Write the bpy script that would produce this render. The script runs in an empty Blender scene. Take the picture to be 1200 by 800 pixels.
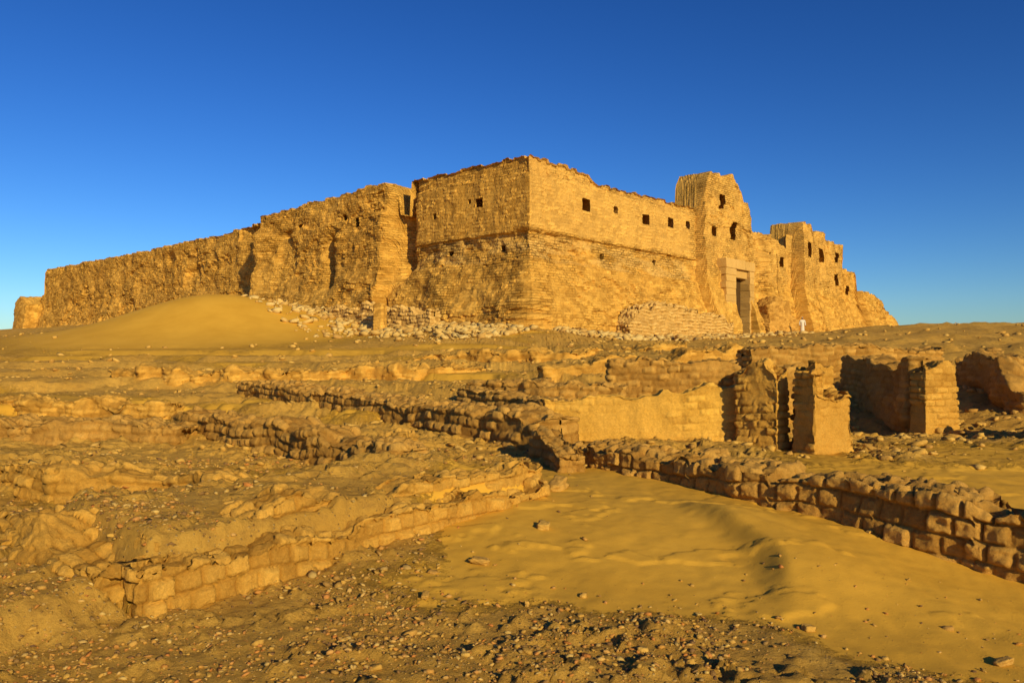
import bpy, math, numpy as np
from mathutils import Vector
rng=np.random.default_rng(7)
EYE=1.7
# ------------------------------------------------------------- noise
def hsh(x,y,z,seed=0):
    with np.errstate(over='ignore'):
        h=(x.astype(np.int64)*374761393+y.astype(np.int64)*668265263+z.astype(np.int64)*1274126177+seed*974634777)&0xffffffff
        h=((h^(h>>13))*1274126177)&0xffffffff
        h=((h^(h>>16))*2246822519)&0xffffffff
        h=h^(h>>15)
    return (h&0xffffff)/float(0xffffff)
def vn(x,y,z,seed=0):
    x,y,z=np.broadcast_arrays(x,y,z)
    xi=np.floor(x);yi=np.floor(y);zi=np.floor(z)
    fx=x-xi;fy=y-yi;fz=z-zi
    fx=fx*fx*(3-2*fx);fy=fy*fy*(3-2*fy);fz=fz*fz*(3-2*fz)
    r=0
    for a in (0,1):
        for b in (0,1):
            for c in (0,1):
                w=(fx if a else 1-fx)*(fy if b else 1-fy)*(fz if c else 1-fz)
                r=r+w*hsh(xi+a,yi+b,zi+c,seed)
    return r*2-1
def fbm(x,y,z=0.0,o=4,seed=0,g=.5):
    x=np.asarray(x,float);y=np.asarray(y,float);z=np.asarray(z,float)+0*x
    r=0;a=1.0;t=0
    for i in range(o):
        r=r+a*vn(x,y,z,seed+i*17);t+=a
        x,y=(x*.8-y*.6)*2.03+5.1,(x*.6+y*.8)*2.03+1.7;z=z*2.03+3.3;a*=g
    return r/t
def S(x,a,b):
    t=np.clip((x-a)/(b-a),0,1);return t*t*(3-2*t)
# ------------------------------------------------------------- terrain
CP=np.array([
(-5,2,0),(0,2,0),(5,2,-.05),(-2.2,4.6,0),(0,4.2,0),(3.2,4.8,-.12),(0,5.6,.05),(.33,7.6,.27),(.85,9.5,.24),(2.3,7.6,.14),(3.7,5.9,-.12),(5.5,4.5,-.25),
(-1,6.2,.1),(-4.6,6.2,.12),(-6,8,.15),(-3.3,9.3,.1),(-2,9.0,.2),(-6.6,10,.2),(-10,15.5,.34),(-6,13,.25),(0,12.5,.25),(-3,13,.25),(-5,17,.42),(-2,15,.4),
(5.2,10.6,.25),(3,11,.25),(5.4,12,.25),(7,8,.1),(8,14.2,.3),(6.8,15.2,.1),(7.3,17,.3),(9.6,15.5,.4),(9.2,13,.4),(3,16,.6),(0,17,.7),(14.5,22,1.45),(9.1,21.5,1.3),(9.1,25,1.75),(4,22,1.2),
(0,26,1.2),(-9.2,28,1.15),(-16.4,25,.9),(3.3,32,1.9),(12,35,2.3),(-2,36,2.0),
(29.6,45,3.7),(21.7,45,3.55),(16.7,45,2.9),(13,45,2.7),(20.6,71,3.64),(12,60,3.1),(8.8,50,2.7),(1.5,48.5,3.6),(.9,42,2.4),(-4,50,3.7),(-11,50,3.1),(-22,70,6.1),(-11,60,5.0),
(-7.4,40,2.2),(-14.6,38,1.9),(-26,40,1.9),(-40,60,3.4),(-52,80,4.5),(-62,105,5.4),(-75,105,5.0),(-40,86,5.6),(-80,60,2.5),
(29,80,4.3),(38,90,4.7),(50,100,4.6),(60,70,4.5),(50,45,4.0),(-10,90,5),(20,110,5),(80,40,3.5),(-50,30,1.3),(30,20,1.6),(-25,10,.3),(22,8,.5),(-30,0,0),(30,0,0),(0,-20,0)],float)
def phi(r): return np.sqrt(r*r+1.2)
def _fit():
    n=len(CP);d=np.hypot(CP[:,None,0]-CP[None,:,0],CP[:,None,1]-CP[None,:,1])
    A=np.zeros((n+1,n+1));A[:n,:n]=phi(d);A[:n,n]=1;A[n,:n]=1
    b=np.append(CP[:,2],0);return np.linalg.solve(A,b)
W=_fit()
A0=(-2.4,5.0)
def sandmask(x,y):
    n=fbm(x*.9,y*.9,0,5,5,.6)
    lo=5.2-.9*S(x,1.2,3.0)
    m=S(x+1.4-(5.6-y)*.5*(y<5.6)+n*1.0,0,.9)*S(y+n*.9,lo-.45,lo+.35)*(1-S(y,10,11))
    m=np.maximum(m,1.3*np.exp(-(((x+3.6)/1.6)**2+((y-9.2)/1.4)**2)*1.1))
    m=np.maximum(m,.8*S(x,3,4.5)*S(y,8,9)*(1-S(y,12,13.5))*S(n,-.35,.1))
    m=np.maximum(m,.85*S(fbm(x*.12,y*.3,0,3,95),-.02,.25)*S(y,10,13)*(1-S(x,2,5)))
    d=np.exp(-(((x+20)/12.)**2+((y-53)/12.)**2)*1.2)
    m=np.maximum(m,np.clip(d*2.2,0,1))
    return np.clip(m,0,1)
def height(x,y,fine=True):
    x=np.asarray(x,float);y=np.asarray(y,float)
    h=np.full(x.shape,W[-1])
    for i in range(len(CP)):
        h=h+W[i]*phi(np.hypot(x-CP[i,0],y-CP[i,1]))
    r=np.hypot(x,y-20)
    h=h+(1.0-h)*S(r,110,230)
    h=h+2.4*np.exp(-(((x+20.5)/8.0)**2+((y-53)/7.0)**2)*1.3)
    tm=S(y,13,16)*(1-S(y,38,44))*(1-S(x+.1*y,4,8))*.95
    st=.30;hw=h+.26*fbm(x*.16,y*.42,0,5,31,.55)
    k=np.floor(hw/st);f=hw/st-k
    ht=st*(k+S(f,.80,.92))
    h=h*(1-tm)+(ht)*tm
    dx=x-A0[0];dy=y-A0[1];p=dx*.676+dy*.737;q=-dx*.737+dy*.675
    n=.3*fbm(x*1.3,y*1.3,0,5,9,.6)
    m=S(p+n*.3,-.0,.25)*(1-S(p,3.9,4.2))*S(q,.12,.3)*(1-S(q+n*1.6,1.7,2.5))
    h=h+(.46+.08*S(q,.4,1.4)-h)*m
    m=S(-p,0,.2)*(1-S(-p,3.2,4.5))*S(q+n,.0,.3)*(1-S(q+n*2,2.2,3.4))
    h=h+(.22+n*.25-h)*m*(h<.22+n*.25)
    if fine:
        sm=sandmask(x,y)
        a=(1-sm)
        h=h+a*(.13*fbm(x*.5,y*.5,0,3,3)*S(y,14,24)+.045*fbm(x*2.3,y*2.3,0,6,4,.62)+.020*fbm(x*11,y*11,0,3,6,.7)*(1-S(y,14,20)))
        h=h+a*.45*S(x-.25*y,3.5,6)*S(y,11,14)*fbm(x*.5,y*.5,0,6,41,.55)*(1-S(y,30,45))
        c=fbm(x*4,y*4,0,5,61,.65);h=h+a*.045*S(c,.10,.3)
        c=fbm(x*.9,y*1.4,0,6,63,.6);h=h+a*.05*S(c,.0,.05)*S(y,5,7)+a*.05*S(c,.22,.26)*S(y,5,7)
        h=h+sm*(.05*fbm(x*.9+y*.3,y*.7,0,2,12)+.014*fbm(x*3,y*2,0,3,13)+.006*fbm(x*11,y*9,0,3,18))*(1-S(y,20,40))
        cx=1.95+.30*np.sin((y-5)*1.1)+.25*fbm(x*.8,y*.8,0,2,14);uu=x-cx
        h=h+sm*.14*S(y,5.0,6.2)*(1-S(y,7.2,8.4))*np.where(uu>0,np.exp(-(uu/1.0)**2),np.exp(-(uu/.2)**2))
        c=fbm(x*1.6,y*2.2,0,5,66,.6);h=h+sm*.016*S(c,.16,.22)*(1-S(y,10,12))
        u=(x*.9+y*.55)*1.0+.35*fbm(x*.9,y*.9,0,2,24)
        h=h+sm*(1-S(y,11,14))*.010*np.sin(u*11)*S(fbm(x*.6,y*.6,0,2,15),-.05,.4)
    return h
def grow(a,b,s,r):
    o=[];v=a
    while v<b:
        v+=s;s*=r;o.append(v)
    return o
ys=list(np.arange(1.5,3.2,.1))+list(np.arange(3.2,13,.027));ys+=grow(ys[-1],125,.027,1.0135);ys+=grow(ys[-1],4000,3,1.25)
ys=sorted([-y for y in grow(-1.5,2000,.4,1.4)])+ys
xs=list(np.arange(-5.2,5.2,.028));xr=grow(xs[-1],85,.028,1.019);xr+=grow(xr[-1],4000,3,1.25)
xs=[-v for v in xr[::-1]]+xs+xr
xs=np.array(xs);ys=np.array(sorted(set(ys)))
def mesh_grid(name,P,attrs,uv=None,smooth=True,mat=None,flip=False):
    nu,nv=P.shape[:2]
    me=bpy.data.meshes.new(name)
    idx=np.arange(nu*nv).reshape(nu,nv)
    a=idx[:-1,:-1].ravel();b=idx[1:,:-1].ravel();c=idx[1:,1:].ravel();d=idx[:-1,1:].ravel()
    F=np.stack([a,b,c,d] if not flip else [a,d,c,b],1).astype(np.int32)
    nf=len(F)
    me.vertices.add(nu*nv);me.vertices.foreach_set('co',P.reshape(-1).astype(np.float32))
    me.loops.add(nf*4);me.loops.foreach_set('vertex_index',F.ravel())
    me.polygons.add(nf);me.polygons.foreach_set('loop_start',np.arange(0,nf*4,4,dtype=np.int32))
    try: me.polygons.foreach_set('loop_total',np.full(nf,4,np.int32))
    except Exception: pass
    me.polygons.foreach_set('use_smooth',np.full(nf,smooth))
    for k,v in attrs.items():
        at=me.attributes.new(k,'FLOAT','POINT');at.data.foreach_set('value',v.reshape(-1).astype(np.float32))
    if uv is not None:
        ul=me.uv_layers.new(name='UVMap');ul.data.foreach_set('uv',uv.reshape(-1,2)[F.ravel()].ravel().astype(np.float32))
    me.update();me.validate()
    ob=bpy.data.objects.new(name,me);bpy.context.scene.collection.objects.link(ob)
    if mat: me.materials.append(mat)
    return ob
# ------------------------------------------------------------- materials
class NT:
    def __init__(s,name):
        s.m=bpy.data.materials.new(name);s.m.use_nodes=True;s.t=s.m.node_tree;s.b=s.t.nodes['Principled BSDF']
        s.b.inputs['Roughness'].default_value=.95
        s.b.inputs['Specular IOR Level'].default_value=.05
    def n(s,ty,**k):
        o=s.t.nodes.new(ty)
        for a,v in k.items():
            if a.startswith('_'): setattr(o,a[1:],v)
            else:
                key=a.replace('__',' ')
                s.set(o.inputs[key],v)
        return o
    def set(s,i,v):
        if hasattr(v,'is_linked'): s.t.links.new(v,i)
        else: i.default_value=v
    def noise(s,scale,detail=5,rough=.6,vec=None,dist=0):
        o=s.n('ShaderNodeTexNoise',Scale=scale,Detail=detail,Roughness=rough,Distortion=dist)
        s.t.links.new(vec or s.obj(),o.inputs['Vector']);return o.outputs['Fac']
    def obj(s):
        if not hasattr(s,'_o'): s._o=s.t.nodes.new('ShaderNodeTexCoord')
        return s._o.outputs['Object']
    def mr(s,v,a,b,c=0,d=1):
        o=s.t.nodes.new('ShaderNodeMapRange');s.set(o.inputs[0],v)
        for i,x in zip((1,2,3,4),(a,b,c,d)): o.inputs[i].default_value=x
        return o.outputs[0]
    def mix(s,f,a,b,mode='MIX'):
        o=s.t.nodes.new('ShaderNodeMix');o.data_type='RGBA';o.blend_type=mode
        s.set(o.inputs[0],f)
        for i,x in ((6,a),(7,b)):
            if isinstance(x,tuple): x=(*x,1) if len(x)==3 else x
            s.set(o.inputs[i],x)
        return o.outputs[2]
    def math(s,op,a,b=0.0):
        o=s.t.nodes.new('ShaderNodeMath');o.operation=op;s.set(o.inputs[0],a);s.set(o.inputs[1],b);return o.outputs[0]
    def attr(s,n):
        o=s.t.nodes.new('ShaderNodeAttribute');o.attribute_name=n;return o.outputs['Fac']
    def bump(s,h,dist,strength=1,prev=None):
        o=s.t.nodes.new('ShaderNodeBump');s.set(o.inputs['Height'],h);o.inputs['Distance'].default_value=dist;o.inputs['Strength'].default_value=strength
        if prev is not None: s.t.links.new(prev,o.inputs['Normal'])
        return o.outputs[0]
    def out(s,col,nrm=None):
        s.set(s.b.inputs['Base Color'],col)
        if nrm is not None: s.set(s.b.inputs['Normal'],nrm)
        return s.m
def mat_mud(name,c1,c2,c3,fs=1.0,brick=False,bump=.03):
    k=NT(name)
    a=k.mr(k.noise(.35*fs,6,.65),.38,.62)
    b=k.mr(k.noise(3.5*fs,6,.7),.35,.7)
    col=k.mix(a,c1,c2)
    col=k.mix(k.math('MULTIPLY',b,.55),col,c3)
    rn=k.attr('rnd')
    col=k.mix(.8,col,k.mix(rn,(.60,.53,.45),(1.40,1.45,1.52)),'MULTIPLY')
    col=k.mix(k.math('MULTIPLY',k.attr('mask'),.8),col,(.64,.42,.14))
    sp=k.mr(k.noise(26*fs,5,.85),.3,.7,.70,1.28)
    cb=k.n('ShaderNodeCombineColor');[k.set(cb.inputs[i],sp) for i in range(3)]
    col=k.mix(.85,col,cb.outputs[0],'MULTIPLY')
    st=k.mr(k.noise(1.1*fs,8,.8),.54,.74)
    col=k.mix(k.math('MULTIPLY',st,.5),col,tuple(i*.55 for i in c2))
    h=k.math('ADD',k.noise(9*fs,8,.75),k.math('MULTIPLY',k.noise(45*fs,5,.75),.45))
    nr=k.bump(h,bump)
    if brick:
        uv=k.t.nodes.new('ShaderNodeUVMap')
        wn=k.t.nodes.new('ShaderNodeTexNoise');wn.inputs['Scale'].default_value=.9;wn.inputs['Detail'].default_value=6;wn.inputs['Roughness'].default_value=.7;k.t.links.new(k.obj(),wn.inputs['Vector'])
        ad=k.t.nodes.new('ShaderNodeVectorMath');ad.operation='MULTIPLY_ADD';k.t.links.new(wn.outputs['Color'],ad.inputs[0]);ad.inputs[1].default_value=(.7,.22,0);k.t.links.new(uv.outputs[0],ad.inputs[2])
        br=k.t.nodes.new('ShaderNodeTexBrick');k.t.links.new(ad.outputs[0],br.inputs['Vector'])
        for i,v in (('Scale',1),('Mortar Size',.03),('Mortar Smooth',.7),('Brick Width',.46),('Row Height',.18)): br.inputs[i].default_value=v
        br.inputs['Color1'].default_value=(.74,.74,.74,1);br.inputs['Color2'].default_value=(1.2,1.2,1.2,1);br.inputs['Mortar'].default_value=(.55,.51,.47,1)
        ex=k.math('MULTIPLY',k.attr('expo'),k.mr(k.noise(.45,6,.75),.42,.60))
        col=k.mix(ex,col,k.mix(1.0,col,br.outputs['Color'],'MULTIPLY'))
        o=k.math('MULTIPLY',k.math('SUBTRACT',1.0,br.outputs['Fac']),ex)
        nr=k.bump(o,.06,1,nr)
    return k.out(col,nr)
M_wall=mat_mud('mud_brick_near',(.61,.335,.06),(.54,.285,.05),(.65,.385,.085),1.6,bump=.03)
M_dark=mat_mud('mud_brick_brown',(.50,.27,.06),(.43,.225,.048),(.58,.345,.085),1.6,bump=.035)
M_fort=mat_mud('mud_brick_fortress',(.64,.36,.070),(.56,.30,.056),(.68,.41,.095),.5,brick=True,bump=.055)
M_plast=mat_mud('mud_plaster',(.61,.355,.062),(.55,.31,.054),(.65,.39,.083),1.2,bump=.014)
M_stone=mat_mud('limestone_block',(.58,.36,.115),(.51,.31,.09),(.63,.42,.15),2.0,bump=.03)
def mat_ground():
    k=NT('desert_ground')
    g=k.attr('mask')
    sand=k.mix(k.mr(k.noise(.5,4),.35,.65),(.66,.375,.050),(.59,.325,.040))
    gr=k.mix(k.mr(k.noise(.7,8,.7),.38,.62),(.58,.325,.060),(.66,.39,.080))
    gr=k.mix(k.mr(k.noise(6,8,.75),.47,.67),gr,(.42,.235,.053))
    v=k.n('ShaderNodeTexVoronoi',Scale=34.0);k.t.links.new(k.obj(),v.inputs['Vector'])
    peb=k.mr(v.outputs['Distance'],.16,.34,1,0)
    hs=k.n('ShaderNodeSeparateColor');k.t.links.new(v.outputs['Color'],hs.inputs[0])
    peb=k.math('MULTIPLY',peb,k.math('GREATER_THAN',hs.outputs[0],.65))
    pc=k.mix(hs.outputs[1],(.26,.14,.05),(.62,.43,.17))
    gr=k.mix(peb,gr,pc)
    g2=k.mr(k.math('ADD',g,k.mr(k.noise(9,6,.8),.3,.7,-.35,.35)),.3,.7)
    col=k.mix(g2,sand,gr)
    b1=k.noise(9,9,.8);b2=k.noise(45,5,.75)
    h=k.math('MULTIPLY',k.math('ADD',k.math('ADD',b1,k.math('MULTIPLY',b2,.4)),k.math('MULTIPLY',peb,.3)),k.mr(g2,0,1,.08,1))
    nr=k.bump(h,.045)
    f=k.noise(220,2,.5);nr=k.bump(f,.003,.6,nr)
    return k.out(col,nr)
M_ground=mat_ground()
def mat_rock(name,ramp):
    k=NT(name);r=k.attr('rnd')
    cr=k.t.nodes.new('ShaderNodeValToRGB');k.t.links.new(r,cr.inputs[0])
    e=cr.color_ramp.elements
    e[0].position=0;e[0].color=(*ramp[0],1);e[1].position=1;e[1].color=(*ramp[-1],1)
    for i,c in enumerate(ramp[1:-1]): x=e.new((i+1)/(len(ramp)-1));x.color=(*c,1)
    sp=k.mr(k.noise(14,6,.7),.3,.7,.7,1.15)
    cb=k.n('ShaderNodeCombineColor');[k.set(cb.inputs[i],sp) for i in range(3)]
    col=k.mix(.8,cr.outputs[0],cb.outputs[0],'MULTIPLY')
    return k.out(col,k.bump(k.noise(18,7,.7),.02))
M_rock=mat_rock('rubble_rock',[(.42,.23,.06),(.55,.32,.07),(.59,.36,.085),(.63,.40,.105),(.49,.275,.065)])
M_peb=mat_rock('pebbles_and_sherds',[(.18,.10,.05),(.42,.24,.06),(.56,.34,.075),(.52,.20,.05),(.64,.44,.14),(.28,.16,.055)])
M_lime=mat_rock('limestone_rubble',[(.48,.28,.08),(.60,.40,.13),(.64,.47,.19),(.54,.34,.10)])
# ------------------------------------------------------------- terrain mesh
X,Y=np.meshgrid(xs,ys,indexing='ij')
Z=height(X,Y)
ground=mesh_grid('desert_ground',np.stack([X,Y,Z],-1),{'mask':1-sandmask(X,Y)},mat=M_ground)
# ------------------------------------------------------------- walls
def bricks(s,h,bw,bh,seed,jr=.03):
    h=h+.45*bh*vn(s*1.1,h*0,0*s,seed+1)+.12*bh*vn(s*5,h*3,0*s,seed+2)
    row=np.floor(h/bh)
    off=.5*(np.mod(row,2))+.45*hsh(row,row*0,row*0,seed)
    c=s/bw+off+.35*vn(s*2,row*1.7,0*s,seed);col=np.floor(c);fx=c-col;fy=h/bh-row
    d=np.minimum(np.minimum(fx,1-fx)*bw,np.minimum(fy,1-fy)*bh)
    d=d+.35*jr*fbm(s*14,h*14,0,2,seed+9)
    return S(d,0,jr),hsh(col,row,row*0,seed+3)
def wall(name,pts,th,top,res=.03,bw=.36,bh=.13,jr=.035,amp=.03,amp2=.03,rough=.04,rs=1.5,mat=None,batter=.04,crown=.0,smooth=4,
         wob=.05,rag=.04,off=None,post=None,maskf=None,expof=None,seed=1,bury=.3,back=None,erode=.5,base=None,step=.5,shade=True):
    pts=np.array(pts,float);seg=np.hypot(*(pts[1:]-pts[:-1]).T);cum=np.r_[0,np.cumsum(seg)];L=cum[-1]
    N=max(8,int(L/res));s=np.linspace(0,L,N+1)
    px=np.interp(s,cum,pts[:,0]);py=np.interp(s,cum,pts[:,1])
    k=np.clip(np.searchsorted(cum,s,side='right')-1,0,len(seg)-1)
    d=(pts[1:]-pts[:-1])/seg[:,None];dx=d[k,0];dy=d[k,1]
    w=max(1,int(min(th,.5)/res))
    if len(seg)>1:
        ker=np.ones(2*w+1)/(2*w+1);dx=np.convolve(np.pad(dx,w,'edge'),ker,'valid');dy=np.convolve(np.pad(dy,w,'edge'),ker,'valid')
        l=np.hypot(dx,dy);dx/=l;dy/=l
    nx,ny=-dy,dx
    wb=wob*fbm(s*.7,s*0+seed*3.1,0,3,seed)
    px=px+nx*wb;py=py+ny*wb
    tp=np.array(top,float)
    zt=np.interp(s,tp[:,0],tp[:,1])
    rr=rag*fbm(s*1.3/max(th,.5),s*0+seed,0,5,seed+5)*2;zt=zt+rr
    nz=hsh(np.floor(s/bw),s*0,s*0,seed+8);zt=zt+(nz-.5)*bh*step*(rag>0)
    zf=(height(px,py,False)-bury) if base is None else np.interp(s,*np.array(base,float).T)
    bx=px+nx*th;by=py+ny*th
    zb=height(bx,by,False)-bury if base is None else zf
    zf=np.minimum(zf,zt-.05);zb=np.minimum(zb,zt-.05)
    H=max(.1,(zt-zf).max());nF=max(5,int(H/res));nT=max(4,int(th/res))
    if back is None: back=nF
    nB=max(3,min(nF,back))
    f=np.linspace(0,1,nF+1);g=np.linspace(0,1,nT+2)[1:-1];b=np.linspace(1,0,nB+1)
    lat=np.concatenate([np.zeros(nF+1),g,np.ones(nB+1)])*th
    lat=np.repeat(lat[None],N+1,0)
    z=np.concatenate([zf[:,None]+f*(zt-zf)[:,None],np.repeat(zt[:,None],len(g),1)+crown*(1-(2*g-1)**2),zb[:,None]+b*(zt-zb)[:,None]],1)
    isF=np.r_[np.ones(nF+1),np.zeros(len(g)+nB+1)];isB=np.r_[np.zeros(nF+1+len(g)),np.ones(nB+1)]
    lat=lat-isF*batter*(zt[:,None]-z)+isB*batter*(zt[:,None]-z)
    S2=np.repeat(s[:,None],lat.shape[1],1)
    if off is not None: lat=lat-isF*off(S2,z)
    rowc=z+ (1-isF-isB)*np.r_[np.zeros(nF+1),g,np.zeros(nB+1)]*th+isB*.37
    mid=th/2
    P=np.stack([px[:,None]+nx[:,None]*lat,py[:,None]+ny[:,None]*lat,z],-1)
    K=max(2,int(th/2/res))
    def caps(i,sg):
        cs=[];ss=[];rc=[]
        for j in range(1,K+1):
            t=j/K;l2=mid+(lat[i]-mid)*(1-t)
            cx=px[i]+nx[i]*l2+sg*dx[i]*.05*min(1,t*4);cy=py[i]+ny[i]*l2+sg*dy[i]*.05*min(1,t*4)
            cs.append(np.stack([cx,cy,z[i]],-1));ss.append(s[i]+sg*np.abs(lat[i]-mid)*t);rc.append(rowc[i])
        return cs,ss,rc
    c0,s0,r0=caps(0,-1);c1,s1,r1=caps(N,1)
    P=np.concatenate([np.array(c0[::-1]),P,np.array(c1)],0)
    S2=np.concatenate([np.array(s0[::-1]),S2,np.array(s1)],0)
    R2=np.concatenate([np.array(r0[::-1]),rowc,np.array(r1)],0)
    for _ in range(smooth):
        Q=P.copy();Q[1:-1,1:-1]=(P[1:-1,1:-1]*2+P[:-2,1:-1]+P[2:,1:-1]+P[1:-1,:-2]+P[1:-1,2:])/6;P=Q
    gu=np.gradient(P,axis=0);gv=np.gradient(P,axis=1);n=np.cross(gu,gv)
    n/=np.maximum(np.linalg.norm(n,axis=-1,keepdims=True),1e-9)
    c=P.shape[0]//2;ci=N//2
    if n[c,nF//2,0]*nx[ci]+n[c,nF//2,1]*ny[ci]>0: n=-n;fl=True
    else: fl=False
    br,rnd=bricks(S2,R2,bw,bh,seed*11,jr)
    x,y,zz=P[...,0],P[...,1],P[...,2]
    er=S(fbm(x*1.3,y*1.3,zz*1.8,5,seed+40,.6),-.35+erode-.1,.0+erode)
    dsp=(1-er*.85)*(amp*(br-1)+amp2*(rnd-.5)*br)-er*amp*1.1
    dsp=dsp+rough*fbm(x*rs,y*rs,zz*rs,6,seed+50,.58)
    P=P+n*dsp[...,None]
    if post is not None:
        po,ps,pz=post(S2[K:-K],z);po=po*isF;ps=ps*isF;pz=pz*isF
        P[K:-K,:,0]+=nx[:,None]*po+dx[:,None]*ps;P[K:-K,:,1]+=ny[:,None]*po+dy[:,None]*ps;P[K:-K,:,2]+=pz
    att={'rnd':.5+(rnd-.5)*(1-er)*.8-(1-br)*.25*(1-er),'mask':np.zeros_like(dsp)+(maskf(S2,zz) if maskf else 0),'expo':np.zeros_like(dsp)+(expof(S2,zz) if expof else 0)}
    return mesh_grid(name,P,att,uv=np.stack([S2,R2],-1),mat=mat,flip=not fl,smooth=shade)
# ---- fortress
LC=97.0
Ld=np.array((-.737,.675));Rd=np.array((.676,.737));C=np.array((1.1,50.0))
topF=[(0,8.6),(1,10.2),(3.7,10.9),(3.9,14.5),(33.4,14.1),(58,14.1),(63,14.3),(65,14.0),(66.3,14.5),(76.5,14.8),(83.3,14.9),(83.6,13.9),(83.9,12.5),(85.0,12.2),(85.15,14.9),(97,14.8),(103.3,14.6),(104.4,14.1),(118.4,14.3),
(118.55,16.4),(119.2,17.4),(121.5,17.6),(123.3,17.9),(124,17.4),(125.0,17.0),(125.3,15.9),(126.2,15.7),(126.6,14.8),(127.3,13.9),(133,13.5),(137.6,12.7),(137.7,15.7),(140.2,15.6),(140.4,13.8),(141.2,12.9),(142.4,13.0),(142.5,15.4),(145.5,15.4),(145.6,14.7),(150.5,14.6),(150.6,12.2),(152.5,11.0),(152.7,12.2),(156.6,12.0),(156.7,9.7),(161,9.6),(164,8.2),(168,6.3)]
wins=[(92.4,12.3,.3,.28),(91.4,12.5,.16,.14),(102.9,12.4,.40,.40),(110.6,12.4,.36,.36),(114.1,12.6,.33,.33),(106.6,12.6,.24,.22),(121.6,15.3,.45,.55),(123.8,13.0,.45,.7),(120.4,12.6,.36,.36),(131.5,11.2,.55,.55),(139.2,12.9,.5,.7),(144.6,12.9,.55,.7),(148.5,10.5,.55,.6),(148.3,13.0,.45,.5),(135.5,11.4,.45,.45),(154.5,9.8,.5,.5),(87.9,11.9,.18,.16),(72,12.8,.25,.22),(80,12.3,.25,.32),(78.2,12.9,.2,.2),(89.5,9.1,.2,.16),(94.5,9.0,.2,.16),(117,12.8,.3,.28),(105,9.0,.18,.16),(112,9.2,.18,.16)]
def foff(s,z):
    o=1.3*(1-S(z+.5*fbm(s*.3,z*.3,0,4,70),3.6,9.4))
    o=o+1.3*S(s,65.2,66.4)*(1-S(s+.25*vn(s*0,z,z*0,3),83.3,83.7))+.9*np.exp(-((s-66.3)/2.0)**2)
    o=o+.8*S(s,118.3,118.5)*(1-S(s,127.0,127.3))+1.3*S(s,137.6,137.8)*(1-S(s,141.0,141.3))+.8*S(s,142.4,142.7)*(1-S(s,150.5,150.8))
    o=o-1.0*np.exp(-((s-141.7)/.5)**2)+.9*np.exp(-((s-131)/.5)**2)
    o=o+1.0*S(s,156.5,157)
    up=S(z,9.8,10.3)
    nearc=S(s,85,86)*(1-S(s,118,118.6))
    rt=S(s,96,98)
    e=fbm(s*.45,z*.8,0,6,71,.52)
    o=o+(1-up*.92*nearc)*(.38-.18*rt)*e
    c=fbm(s*.16,z*.34,0,6,78,.6);o=o-(.15*S(c,.02,.06)+.14*S(c,.2,.24))*(1-up*nearc)
    gz=S(fbm(s*.2,z*.28,0,5,72),.18,.35);o=o-.35*gz*(s<85)*(1-S(z,12.5,13.5))
    o=o-1.0*np.exp(-((s-76.6-.3*fbm(z,z*0,0,2,4))/.55)**2)*S(z,6.8,8)*(1-S(z,11,12.2))
    o=o-.25*nearc*S(z,8.1,8.2)*(1-S(z,9.9,10.0))*(1+.7*fbm(s*1.2,z*3,0,3,73))
    o=o-.3*S(z+.8*fbm(s*.4,z*0,0,3,77),12.6,12.8)*(s<84)*(s>60)
    o=o-.25*S(z+.3*fbm(s*.6,z*0,0,4,79),13.8,13.85)*nearc
    o=o-1.4*np.exp(-((s-84.6)/.7)**2)*S(z,6.5,9)
    return o
def fpost(s,z):
    o=0*s;ps=0*s;pz=0*s
    for (a,b,w,h) in wins:                    # splayed window openings
        m=(np.abs(s-a)<w)&(np.abs(z-b)<h)
        o=np.where(m,1.7,o);ps=np.where(m,(s-a)*3.6,ps);pz=np.where(m,(z-b)*1.2,pz)
    d=(s>122.6)&(s<125.5)&(z<9.4);o=np.where(d,4,o);ps=np.where(d,0,ps)
    o=o+.5*(np.abs(s-134.2-.1*np.sin(z*2))<.15)*(z>6)*(z<12)
    return o,ps,pz
def fmask(s,z):
    nearc=S(s,85,86)*(1-S(s,117,118))
    return nearc*S(z,8.0,8.3)*(1-S(z,9.8,10.1))*.7*S(fbm(s*.5,z*2,0,3,75),-.35,.2)+.3*S(s,117,118)*S(z,8,10)*(s<150)+.35*nearc*S(z,10,10.2)*(s>97)
def fexpo(s,z):
    nearc=S(s,85,86)*(1-S(s,117,118))
    band=nearc*S(z,8.0,8.3)*(1-S(z,9.8,10.1))
    plaster=nearc*S(z,10.0,10.3)*(1-S(z,13.7,13.8))
    return np.clip(.95-plaster*.75-.4*S(s,97,99)*(z<8)+band*.8,0,1.4)
fpts=[tuple(C+Ld*97),tuple(C),tuple(C+Rd*71)]
curtain=wall('curtain_wall',fpts,2.2,topF,res=.11,bw=.5,bh=.25,jr=.07,amp=.035,amp2=.07,rough=.09,rs=.9,mat=M_fort,batter=.012,smooth=0,wob=.15,rag=.07,step=1.1,off=foff,post=fpost,maskf=fmask,expof=fexpo,seed=2,bury=1.0,back=12,erode=.45,shade=False)
fort=bpy.data.objects.new('mudbrick_fortress',None);bpy.context.scene.collection.objects.link(fort);curtain.parent=fort
def fp(s,o,z):
    t=s-LC;n=np.array((.737,-.676));p=C+Rd*t+n*o;return (p[0],p[1],z)
def fr_pt(s,o): p=fp(s,o,0);return (p[0],p[1])
def lf_pt(t,o): n=np.array((-.675,-.737));p=C+Ld*t+n*o;return (p[0],p[1])
stump=wall('ruined_corner_tower',[lf_pt(101.5,1.6),lf_pt(98,2.4),lf_pt(94.5,2.2)],3.2,[(0,7.6),(1,9.2),(2.6,10.3),(5,10.6),(7,9.6)],res=.15,bw=.5,bh=.25,rough=.4,rs=.7,mat=M_fort,smooth=3,seed=51,rag=.25,bury=1.5,batter=.1,expof=lambda s,z:.6+0*s)
stump.parent=fort
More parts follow.
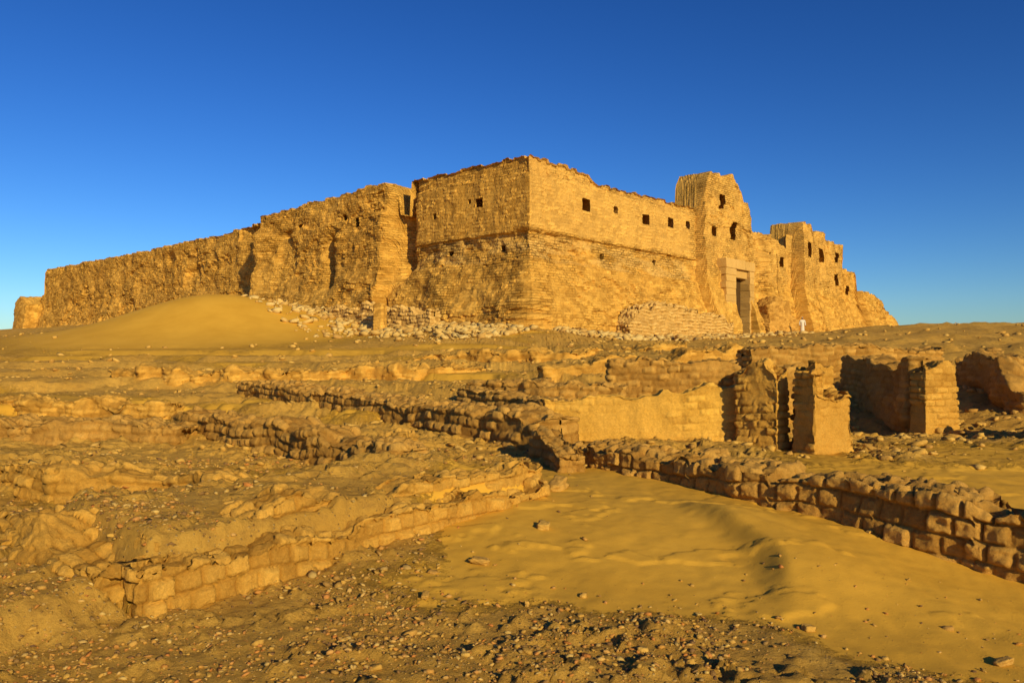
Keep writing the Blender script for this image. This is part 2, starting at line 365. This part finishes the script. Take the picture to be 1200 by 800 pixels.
def fbox(name,s0,s1,o0,o1,z0,z1,mat,bev=.06,parent=fort,jit=0.0):
    vs=[fp(s+rng.uniform(-jit,jit),o+rng.uniform(-jit,jit)*(o==o1),z) for z in (z0,z1) for s,o in ((s0,o0),(s1,o0),(s1,o1),(s0,o1))]
    me=bpy.data.meshes.new(name);me.from_pydata(vs,[],[(3,2,1,0),(4,5,6,7),(0,1,5,4),(1,2,6,5),(2,3,7,6),(3,0,4,7)]);me.materials.append(mat)
    at=me.attributes.new('rnd','FLOAT','POINT');at.data.foreach_set('value',[float(rng.uniform(.28,.6))]*8)
    ob=bpy.data.objects.new(name,me);bpy.context.scene.collection.objects.link(ob);ob.parent=parent
    b=ob.modifiers.new('b','BEVEL');b.width=bev;b.segments=2;return ob
kw=NT('painted_gate_shade');M_gate_shade=kw.out(kw.mix(kw.noise(3,6,.7),(.05,.028,.012),(.10,.055,.022)),kw.bump(kw.noise(12,5),.02))  # dark brown colour stands in for the shade inside the gateway
zb=2.6
for i in range(12):
    z0=zb+i*.575
    fbox('gate_jamb_left_%d'%i,120.95-.10*(i%2),122.72,.2,1.45+.02*(i%2),z0,z0+.57,M_stone,.03,jit=.035)
    fbox('gate_jamb_right_%d'%i,125.37,126.2+.12*(i%2),.2,1.45+.02*((i+1)%2),z0,z0+.57,M_stone,.03,jit=.035)
for i in range(3): fbox('gate_lintel_%d'%i,120.85+i*1.83,122.66+i*1.83,.2,1.5,9.51,10.4+rng.uniform(-.12,.05),M_stone,.05,jit=.03)
fbox('gate_inner_lintel',122.76,125.34,.2,1.2,8.8,9.5,M_stone)
for i in range(5): fbox('gate_shade_panel_%d'%i,122.78+i*.512,123.28+i*.512,.45,.56+.01*(i%2),zb,8.78,M_gate_shade,.01)  # added dark panels, painted shade filling the open gateway
# ---- stone revetment in front of walls
wall('stone_revetment_wall',[fr_pt(105,2.3),fr_pt(120.3,2.4)],1.2,[(0,4.4),(1.5,5.3),(3,5.8),(6,5.7),(7,5.4),(12,5.3),(15.3,4.8)],res=.05,bw=.5,bh=.24,jr=.05,amp=.14,amp2=.25,rough=.22,rs=1.2,mat=M_stone,rag=.35,seed=4,smooth=0,erode=.6,step=1)
wall('stone_revetment_wall',[(-19,59),(-12,54.2),(-5.2,49.2)],1.0,[(0,5.9),(6,5.4),(10,5.3),(14,4.9),(17,4.5)],res=.055,bw=.5,bh=.25,jr=.05,amp=.1,amp2=.2,rough=.15,mat=M_stone,rag=.35,seed=5,smooth=0,erode=.7,step=1)
wall('mudbrick_pier',[(-8.95,50.2),(-8.35,49.9)],.6,[(0,5.2),(1,5.2)],res=.05,bw=.5,bh=.2,mat=M_fort,seed=6,erode=.9)
wall('ruined_mudbrick_annex',[fr_pt(127.6,2.3),fr_pt(133,2.9)],1.6,[(0,6.6),(1.5,7.4),(3.4,7.0),(4,5.6),(5.5,5.2)],res=.07,bw=.5,bh=.2,amp=.06,amp2=.07,rough=.3,rs=.8,mat=M_dark,seed=7,rag=.3)
# ---- near walls
T=M_wall
wall('low_mudbrick_wall',[(.75,10.8),(2.68,8.15),(4.07,6.2),(6.2,3.4)],.7,[(0,.50),(1,.52),(3,.47),(5.5,.46),(9,.40)],res=.017,bw=.22,bh=.18,jr=.028,amp=.055,amp2=.08,rough=.12,rs=2.2,mat=M_dark,crown=.04,smooth=3,seed=11,rag=.06,erode=.5,wob=.18)
wall('stepped_mudbrick_wall',[(-2.42,5.02),(-1,6.5),(.4,8.05)],.34,[(0,.30),(1.5,.36),(3,.40),(4.2,.42)],res=.015,bw=.17,bh=.14,jr=.024,amp=.045,amp2=.06,rough=.10,rs=2.2,mat=T,smooth=2,seed=12,rag=.07,erode=.5,wob=.14)
wall('stepped_mudbrick_wall',[(-2.5,5.4),(-1.15,6.85),(.3,8.35)],.4,[(0,.50),(1.5,.53),(3,.55),(4.2,.58)],res=.017,bw=.2,bh=.12,jr=.026,amp=.045,amp2=.05,rough=.12,rs=2.2,mat=T,smooth=2,seed=13,rag=.09,erode=.42,wob=.2)
wall('stepped_mudbrick_wall',[(-4.3,6.6),(-3.45,5.75),(-2.66,5.02)],.5,[(0,.45),(1,.5),(2.2,.40)],res=.017,bw=.2,bh=.12,jr=.026,amp=.045,amp2=.05,rough=.14,rs=2.0,mat=T,smooth=2,seed=44,rag=.1,erode=.4,wob=.15,batter=.35)
wall('eroded_mudbrick_wall',[(-6.5,8.2),(-4.6,6.5),(-3.1,4.9)],.5,[(0,.34),(1.5,.30),(2.8,.22),(4.6,.16)],res=.02,bw=.26,bh=.13,jr=.025,amp=.04,amp2=.05,rough=.15,rs=1.8,mat=T,smooth=3,seed=14,rag=.1,erode=.35,wob=.3,batter=.3)
wall('low_mudbrick_wall',[(-8.2,23.2),(-4,17.6),(.35,12.0)],.95,[(0,.98),(7,.88),(14,.74)],res=.03,bw=.27,bh=.17,jr=.035,amp=.055,amp2=.08,rough=.10,rs=2,mat=M_dark,crown=.06,smooth=1,seed=15,rag=.06,erode=.6,wob=.15)
wall('low_mudbrick_wall',[(-6.35,14.5),(-3.5,11.6),(-1.5,9.4)],.7,[(0,.66),(3,.64),(6,.58),(7,.48)],res=.025,bw=.26,bh=.15,jr=.03,amp=.05,amp2=.07,rough=.14,rs=2,mat=M_dark,crown=.05,smooth=2,seed=16,rag=.1,erode=.55,wob=.3)
wall('mudbrick_wall_stub',[(.3,11.4),(.62,9.9)],.4,[(0,.62),(1,.55),(1.8,.45)],res=.022,amp=.04,amp2=.04,bw=.25,rough=.12,mat=M_dark,smooth=2,seed=17,rag=.08,wob=.1)
wall('room_mudbrick_wall',[(.55,13.2),(2.2,13.05),(3.95,12.95)],.5,[(0,1.0),(.5,1.02),(1.9,1.1),(2.0,1.18),(2.6,1.24),(3.5,1.34)],res=.02,bw=.30,bh=.12,jr=.025,amp=.03,amp2=.03,rough=.08,mat=M_plast,smooth=2,seed=18,rag=.07,erode=.0,wob=.06)
wall('room_side_mudbrick_wall',[(-1.2,16.2),(.0,14.6),(.5,13.3)],.6,[(0,1.05),(2,1.02),(3.6,.98)],res=.03,bw=.3,amp=.05,amp2=.05,rough=.08,mat=M_dark,smooth=2,seed=19,rag=.06,erode=.7)
PB=dict(res=.018,bw=.28,bh=.12,jr=.022,amp=.04,amp2=.05,rough=.10,mat=M_wall,smooth=2,rag=.07,wob=.03,batter=.04)
wall('mudbrick_pillar',[(3.66,12.75),(4.15,12.2),(4.42,12.4)],.5,[(0,1.48),(.2,1.56),(.5,1.58),(.7,1.5),(.8,1.42),(1.1,1.55)],seed=20,erode=.3,**PB)
wall('mudbrick_pillar',[(4.62,12.75),(4.85,12.45),(5.2,12.6)],.5,[(0,1.58),(.4,1.62),(.8,1.55)],seed=21,erode=.35,**PB)
wall('mudbrick_pillar',[(4.33,12.05),(4.5,11.6),(5.25,11.95)],.6,[(0,1.5),(.3,1.52),(.55,1.48),(.6,1.22),(.9,1.16),(1.3,1.12)],seed=22,erode=.22,**PB)
wall('mudbrick_pillar',[(7.65,15.0),(7.75,14.6),(8.5,14.9)],.6,[(0,1.55),(1.4,1.6)],seed=23,erode=.2,**PB)
wall('vaulted_room_wall',[(5.0,16.4),(5.8,16.7),(6.5,17.0)],.6,[(0,1.45),(2,1.6)],res=.035,bw=.3,mat=M_dark,rough=.16,seed=24,rag=.12)
wall('vaulted_room_wall',[(8.25,19.4),(7.95,17.2),(7.7,15.25)],.6,[(0,1.75),(2,1.65),(4,1.55)],res=.035,bw=.3,mat=M_dark,rough=.2,seed=38,rag=.12,erode=.4)
wall('vaulted_room_wall',[(11.0,19.5),(10.6,17.5),(10.3,15.8)],.7,[(0,1.9),(2,1.75),(4,1.2)],res=.04,bw=.3,mat=M_dark,rough=.3,seed=25,rag=.25,erode=.3)
wall('vaulted_room_wall',[(8.3,12.3),(9.4,12.8),(10.8,12.6)],.6,[(0,.5),(.6,.75),(2,.9),(3.5,.85)],res=.03,bw=.3,mat=M_dark,rough=.25,seed=36,rag=.2,erode=.4)
wall('mudbrick_ridge_wall',[(6.3,20.6),(9.5,20.9),(11.8,21.2)],1.0,[(0,2.0),(2,2.05),(5.5,2.0)],res=.04,bw=.3,bh=.15,amp=.06,amp2=.06,rough=.14,mat=M_dark,smooth=1,seed=26,rag=.1,erode=.5)
wall('mudbrick_ridge_wall',[(2.2,17.6),(4.0,17.2),(5.0,17.2)],.8,[(0,1.62),(3,1.68)],res=.035,bw=.3,bh=.15,amp=.06,amp2=.06,rough=.14,mat=M_dark,smooth=1,seed=27,rag=.08,erode=.5)
wall('mudbrick_ridge_wall',[(-1.1,18.0),(.6,16.6),(2.3,16.2)],.8,[(0,1.1),(2,1.15),(4,1.25)],res=.035,bw=.3,bh=.15,amp=.06,amp2=.06,rough=.14,mat=M_dark,smooth=1,seed=28,rag=.08,erode=.5)
wall('mudbrick_ridge_wall',[(1,22),(4,23),(8,25)],.8,[(0,1.6),(4,1.8),(8,2.1)],res=.05,amp=.05,amp2=.05,rough=.2,mat=M_wall,seed=29,rag=.15,wob=.4)
wall('terrace_wall',[(-12.5,19),(-8,17.5)],.9,[(0,.72),(5,.70)],res=.04,bw=.3,amp=.05,amp2=.06,rough=.18,mat=T,seed=30,rag=.1,wob=.4,smooth=1)
wall('terrace_wall',[(-9.5,13.6),(-7.5,13.0),(-5.6,12.9)],.8,[(0,.6),(4,.55)],res=.03,bw=.28,bh=.14,amp=.05,amp2=.06,rough=.18,mat=M_dark,seed=31,rag=.1,wob=.3,smooth=2)
wall('terrace_wall',[(-14,27),(-8,26),(-1,27)],1.2,[(0,1.3),(6,1.32),(13,1.4)],res=.055,amp=.06,amp2=.08,rough=.3,mat=T,seed=32,rag=.15,wob=1.0,smooth=1)
wall('terrace_wall',[(-4,31),(2,30),(7,32)],1.2,[(0,1.9),(6,2.0),(11,2.2)],res=.06,amp=.06,amp2=.08,rough=.3,mat=T,seed=33,rag=.15,wob=1.0,smooth=1)
wall('terrace_wall',[(-6.3,9.3),(-5,8.3),(-3.9,8.4),(-3,7.9)],.45,[(0,.42),(4,.45)],res=.022,bw=.24,bh=.12,jr=.025,amp=.045,amp2=.05,rough=.15,mat=T,seed=34,rag=.08,wob=.3,smooth=2,erode=.5)
wall('terrace_wall',[(-20,22),(-14,20.5)],.9,[(0,1.0),(6,.9)],res=.05,bw=.3,amp=.05,amp2=.05,rough=.2,mat=T,seed=35,rag=.1,wob=.5,smooth=1)
wall('terrace_wall',[(-3.3,11.5),(-2.2,10.6),(-1.6,10.4)],.6,[(0,.5),(2,.5)],res=.025,bw=.25,amp=.045,amp2=.06,rough=.15,mat=T,seed=37,rag=.1,wob=.2,smooth=2,erode=.5)
# ------------------------------------------------------------- rocks
def ico(sub):
    import bmesh
    bm=bmesh.new();bmesh.ops.create_icosphere(bm,subdivisions=sub,radius=1);v=np.array([x.co[:] for x in bm.verts]);f=np.array([[a.index for a in p.verts] for p in bm.faces]);bm.free();return v,f
def rocks(name,x,y,size,mat,sub=1,boxy=0.0,flat=.65,lift=.25,dz=None):
    v,f=ico(sub);n=len(x);nv=len(v)
    V=np.repeat(v[None],n,0)
    if boxy: 
        m=np.abs(V).max(-1,keepdims=True);V=V*(1-boxy)+V/m*boxy*.8
    if sub<=1: V=V*(1+.25*rng.normal(size=(n,nv,1)).clip(-2,2))
    else:
        o=rng.uniform(0,100,(n,1));V=V*(1+.45*fbm(V[...,0]*1.4+o,V[...,1]*1.4+o,V[...,2]*1.4,4,77)[...,None])
    sc=np.stack([rng.uniform(.8,1.5,n),rng.uniform(.6,1.1,n),rng.uniform(.6,1.1,n)*flat],-1);V=V*sc[:,None]*size[:,None,None]
    t=rng.uniform(-.5,.5,n);c,s_=np.cos(t)[:,None],np.sin(t)[:,None]
    V=np.stack([V[...,0]*c-V[...,2]*s_,V[...,1],V[...,0]*s_+V[...,2]*c],-1)
    t=rng.uniform(0,6.28,n);c,s_=np.cos(t)[:,None],np.sin(t)[:,None]
    V=np.stack([V[...,0]*c-V[...,1]*s_,V[...,0]*s_+V[...,1]*c,V[...,2]],-1)
    z=height(x,y)+size*lift+(0 if dz is None else dz)
    V=V+np.stack([x,y,z],-1)[:,None]
    F=(f[None]+np.arange(n)[:,None,None]*nv).reshape(-1,3).astype(np.int32)
    me=bpy.data.meshes.new(name);me.vertices.add(n*nv);me.vertices.foreach_set('co',V.ravel().astype(np.float32))
    me.loops.add(len(F)*3);me.loops.foreach_set('vertex_index',F.ravel());me.polygons.add(len(F));me.polygons.foreach_set('loop_start',np.arange(0,len(F)*3,3,dtype=np.int32))
    try: me.polygons.foreach_set('loop_total',np.full(len(F),3,np.int32))
    except Exception: pass
    at=me.attributes.new('rnd','FLOAT','POINT');at.data.foreach_set('value',np.repeat(rng.random(n),nv).astype(np.float32))
    me.update();me.validate();me.materials.append(mat)
    ob=bpy.data.objects.new(name,me);bpy.context.scene.collection.objects.link(ob);return ob
def sc(n,x0,x1,y0,y1,keep=None):
    x=rng.uniform(x0,x1,n);y=rng.uniform(y0,y1,n)
    k=rng.random(n)<(keep(x,y) if keep else 1.0);return x[k],y[k]
ks=lambda x,y:(1-sandmask(x,y))*S(fbm(x*1.3,y*1.3,0,4,90,.6),-.35,.3)+.02
def psz(n,a,b,p=2.5): return a+(b-a)*rng.random(n)**p
x,y=sc(36000,-4.2,4.2,3.3,6.2,ks);rocks('foreground_gravel',x,y,psz(len(x),.004,.022,4),M_peb,1,.5)
x,y=sc(420,-4.5,4.5,3.4,6.5,ks);rocks('foreground_stones',x,y,psz(len(x),.015,.05,3),M_rock,2,.7,lift=.15)
x,y=sc(12000,-7,1,5.4,12,ks);rocks('platform_rubble',x,y,psz(len(x),.006,.035,3.5),M_peb,1,.5)
x,y=sc(5500,3,14,8,22,ks);rocks('courtyard_rubble',x,y,psz(len(x),.012,.12,4.5),M_rock,2,.7,lift=.1)
x,y=sc(12000,-18,12,10,32,ks);rocks('terrace_rubble',x,y,psz(len(x),.012,.10,4.5),M_rock,1,.6,lift=.15)
x,y=sc(7000,-40,45,26,60,ks);rocks('hillside_rubble',x,y,psz(len(x),.03,.20,4),M_rock,1,.6,lift=.15)
x=np.array([.28,-.25,.1,1.9,2.9,3.3,-.6,1.0,.5]);y=np.array([6.9,6.1,5.3,5.0,4.6,7.2,5.4,4.7,8.6]);rocks('fallen_brick_lumps',x,y,np.array([.07,.08,.03,.04,.05,.04,.04,.02,.14]),M_rock,4,.7)
t=rng.uniform(-2,34,3200);o=rng.gamma(2,1.5,3200)+1.8
p=np.array([lf_pt(a,b) for a,b in zip(t,o)]);k=(o<11);p=p[k]
t2=rng.uniform(0,29,3600);o2=rng.gamma(2,1.1,3600)+1.6;p2=np.array([fr_pt(97+a,b) for a,b in zip(t2,o2)])[o2<8]
p=np.concatenate([p,p2]);rocks('limestone_rubble_apron',p[:,0],p[:,1],psz(len(p),.08,.36,2.5),M_lime,1,.85,.7,.3)
# ------------------------------------------------------------- person in white robe near the gate
def person(x,y):
    z=float(height(np.array([x]),np.array([y]))[0])
    par=bpy.data.objects.new('person_in_white_robe',None);bpy.context.scene.collection.objects.link(par);par.location=(x,y,z)
    def flat(n,c):
        k=NT(n);return k.out(k.mix(k.noise(8),tuple(i*.85 for i in c),c))
    robe=flat('white_cotton',(.68,.62,.52));skin=flat('skin',(.22,.12,.07));hair=flat('scarf',(.6,.54,.44))
    def skinm(name,V,E,R,mat):
        me=bpy.data.meshes.new(name);me.from_pydata(V,E,[]);ob=bpy.data.objects.new(name,me);bpy.context.scene.collection.objects.link(ob);ob.parent=par
        m=ob.modifiers.new('s','SKIN')
        for i,r in enumerate(R): me.skin_vertices[0].data[i].radius=(r,r*.85)
        me.skin_vertices[0].data[0].use_root=True
        ob.modifiers.new('u','SUBSURF').levels=2;me.materials.append(mat)
    V=[(0,0,.95),(0,0,1.15),(0,0,1.36),(0,0,1.46),(-.2,0,1.38),(-.27,.02,1.12),(-.26,-.08,.9),(.2,0,1.38),(.27,.02,1.12),(.25,-.1,.9),(0,0,.6),(0,0,.22)]
    skinm('robe',V,[(0,1),(1,2),(2,3),(2,4),(4,5),(5,6),(2,7),(7,8),(8,9),(0,10),(10,11)],[.17,.16,.17,.06,.075,.065,.055,.075,.065,.055,.19,.23],robe)
    skinm('head',[(0,0,1.46),(0,-.01,1.56),(0,-.02,1.66)],[(0,1),(1,2)],[.05,.085,.09],skin)
    skinm('headscarf',[(0,.02,1.6),(0,.02,1.71)],[(0,1)],[.09,.095],hair)
    for sx in (-1,1):
        skinm('hand',[(sx*.26,-.09,.9),(sx*.26,-.1,.82)],[(0,1)],[.035,.03],skin)
        skinm('foot',[(sx*.09,0,.2),(sx*.09,0,.05),(sx*.09,-.14,.04)],[(0,1),(1,2)],[.045,.05,.04],skin)
person(26.9,72.2)
# ------------------------------------------------------------- light, sky, camera
elev=math.radians(20);sv=Vector((.48,-.877,0)).normalized()
sd=Vector((sv.x*math.cos(elev),sv.y*math.cos(elev),math.sin(elev)))
sl=bpy.data.lights.new('sun','SUN');sl.energy=5.0;sl.angle=math.radians(.5);sl.color=(1,.79,.38)
so=bpy.data.objects.new('sun',sl);so.rotation_euler=sd.to_track_quat('Z','Y').to_euler();bpy.context.scene.collection.objects.link(so)
w=bpy.data.worlds.new('World');bpy.context.scene.world=w;w.use_nodes=True;nt=w.node_tree
sk=nt.nodes.new('ShaderNodeTexSky');sk.sky_type='NISHITA';sk.sun_disc=False;sk.sun_elevation=elev;sk.sun_rotation=math.atan2(sd.x,sd.y)
sk.air_density=1.0;sk.dust_density=.2;sk.ozone_density=3.0
hs=nt.nodes.new('ShaderNodeHueSaturation');hs.inputs['Saturation'].default_value=1.2
def mul(c):
    m=nt.nodes.new('ShaderNodeMix');m.data_type='RGBA';m.blend_type='MULTIPLY';m.inputs[0].default_value=1;m.inputs[7].default_value=(*c,1);m.clamp_result=False;return m
m1=mul((.72*.085,.80*.085,1.45*.085));gm=nt.nodes.new('ShaderNodeGamma');gm.inputs[1].default_value=1.4
m2=mul((1.6/.085,1.75/.085,1.02/.085))
nt.links.new(sk.outputs[0],hs.inputs['Color']);nt.links.new(hs.outputs[0],m1.inputs[6]);nt.links.new(m1.outputs[2],gm.inputs[0]);nt.links.new(gm.outputs[0],m2.inputs[6])
bg=nt.nodes['Background'];nt.links.new(m2.outputs[2],bg.inputs[0]);bg.inputs[1].default_value=.085
cam=bpy.data.cameras.new('camera');cam.lens=27.4;cam.sensor_width=36;cam.clip_end=9000;cam.shift_y=20/1200
co=bpy.data.objects.new('camera',cam);co.location=(0,0,EYE);co.rotation_euler=(math.radians(90),0,0);bpy.context.scene.collection.objects.link(co)
bpy.context.scene.camera=co
sc_=bpy.context.scene;sc_.view_settings.view_transform='Standard';sc_.view_settings.look='None';sc_.view_settings.exposure=0
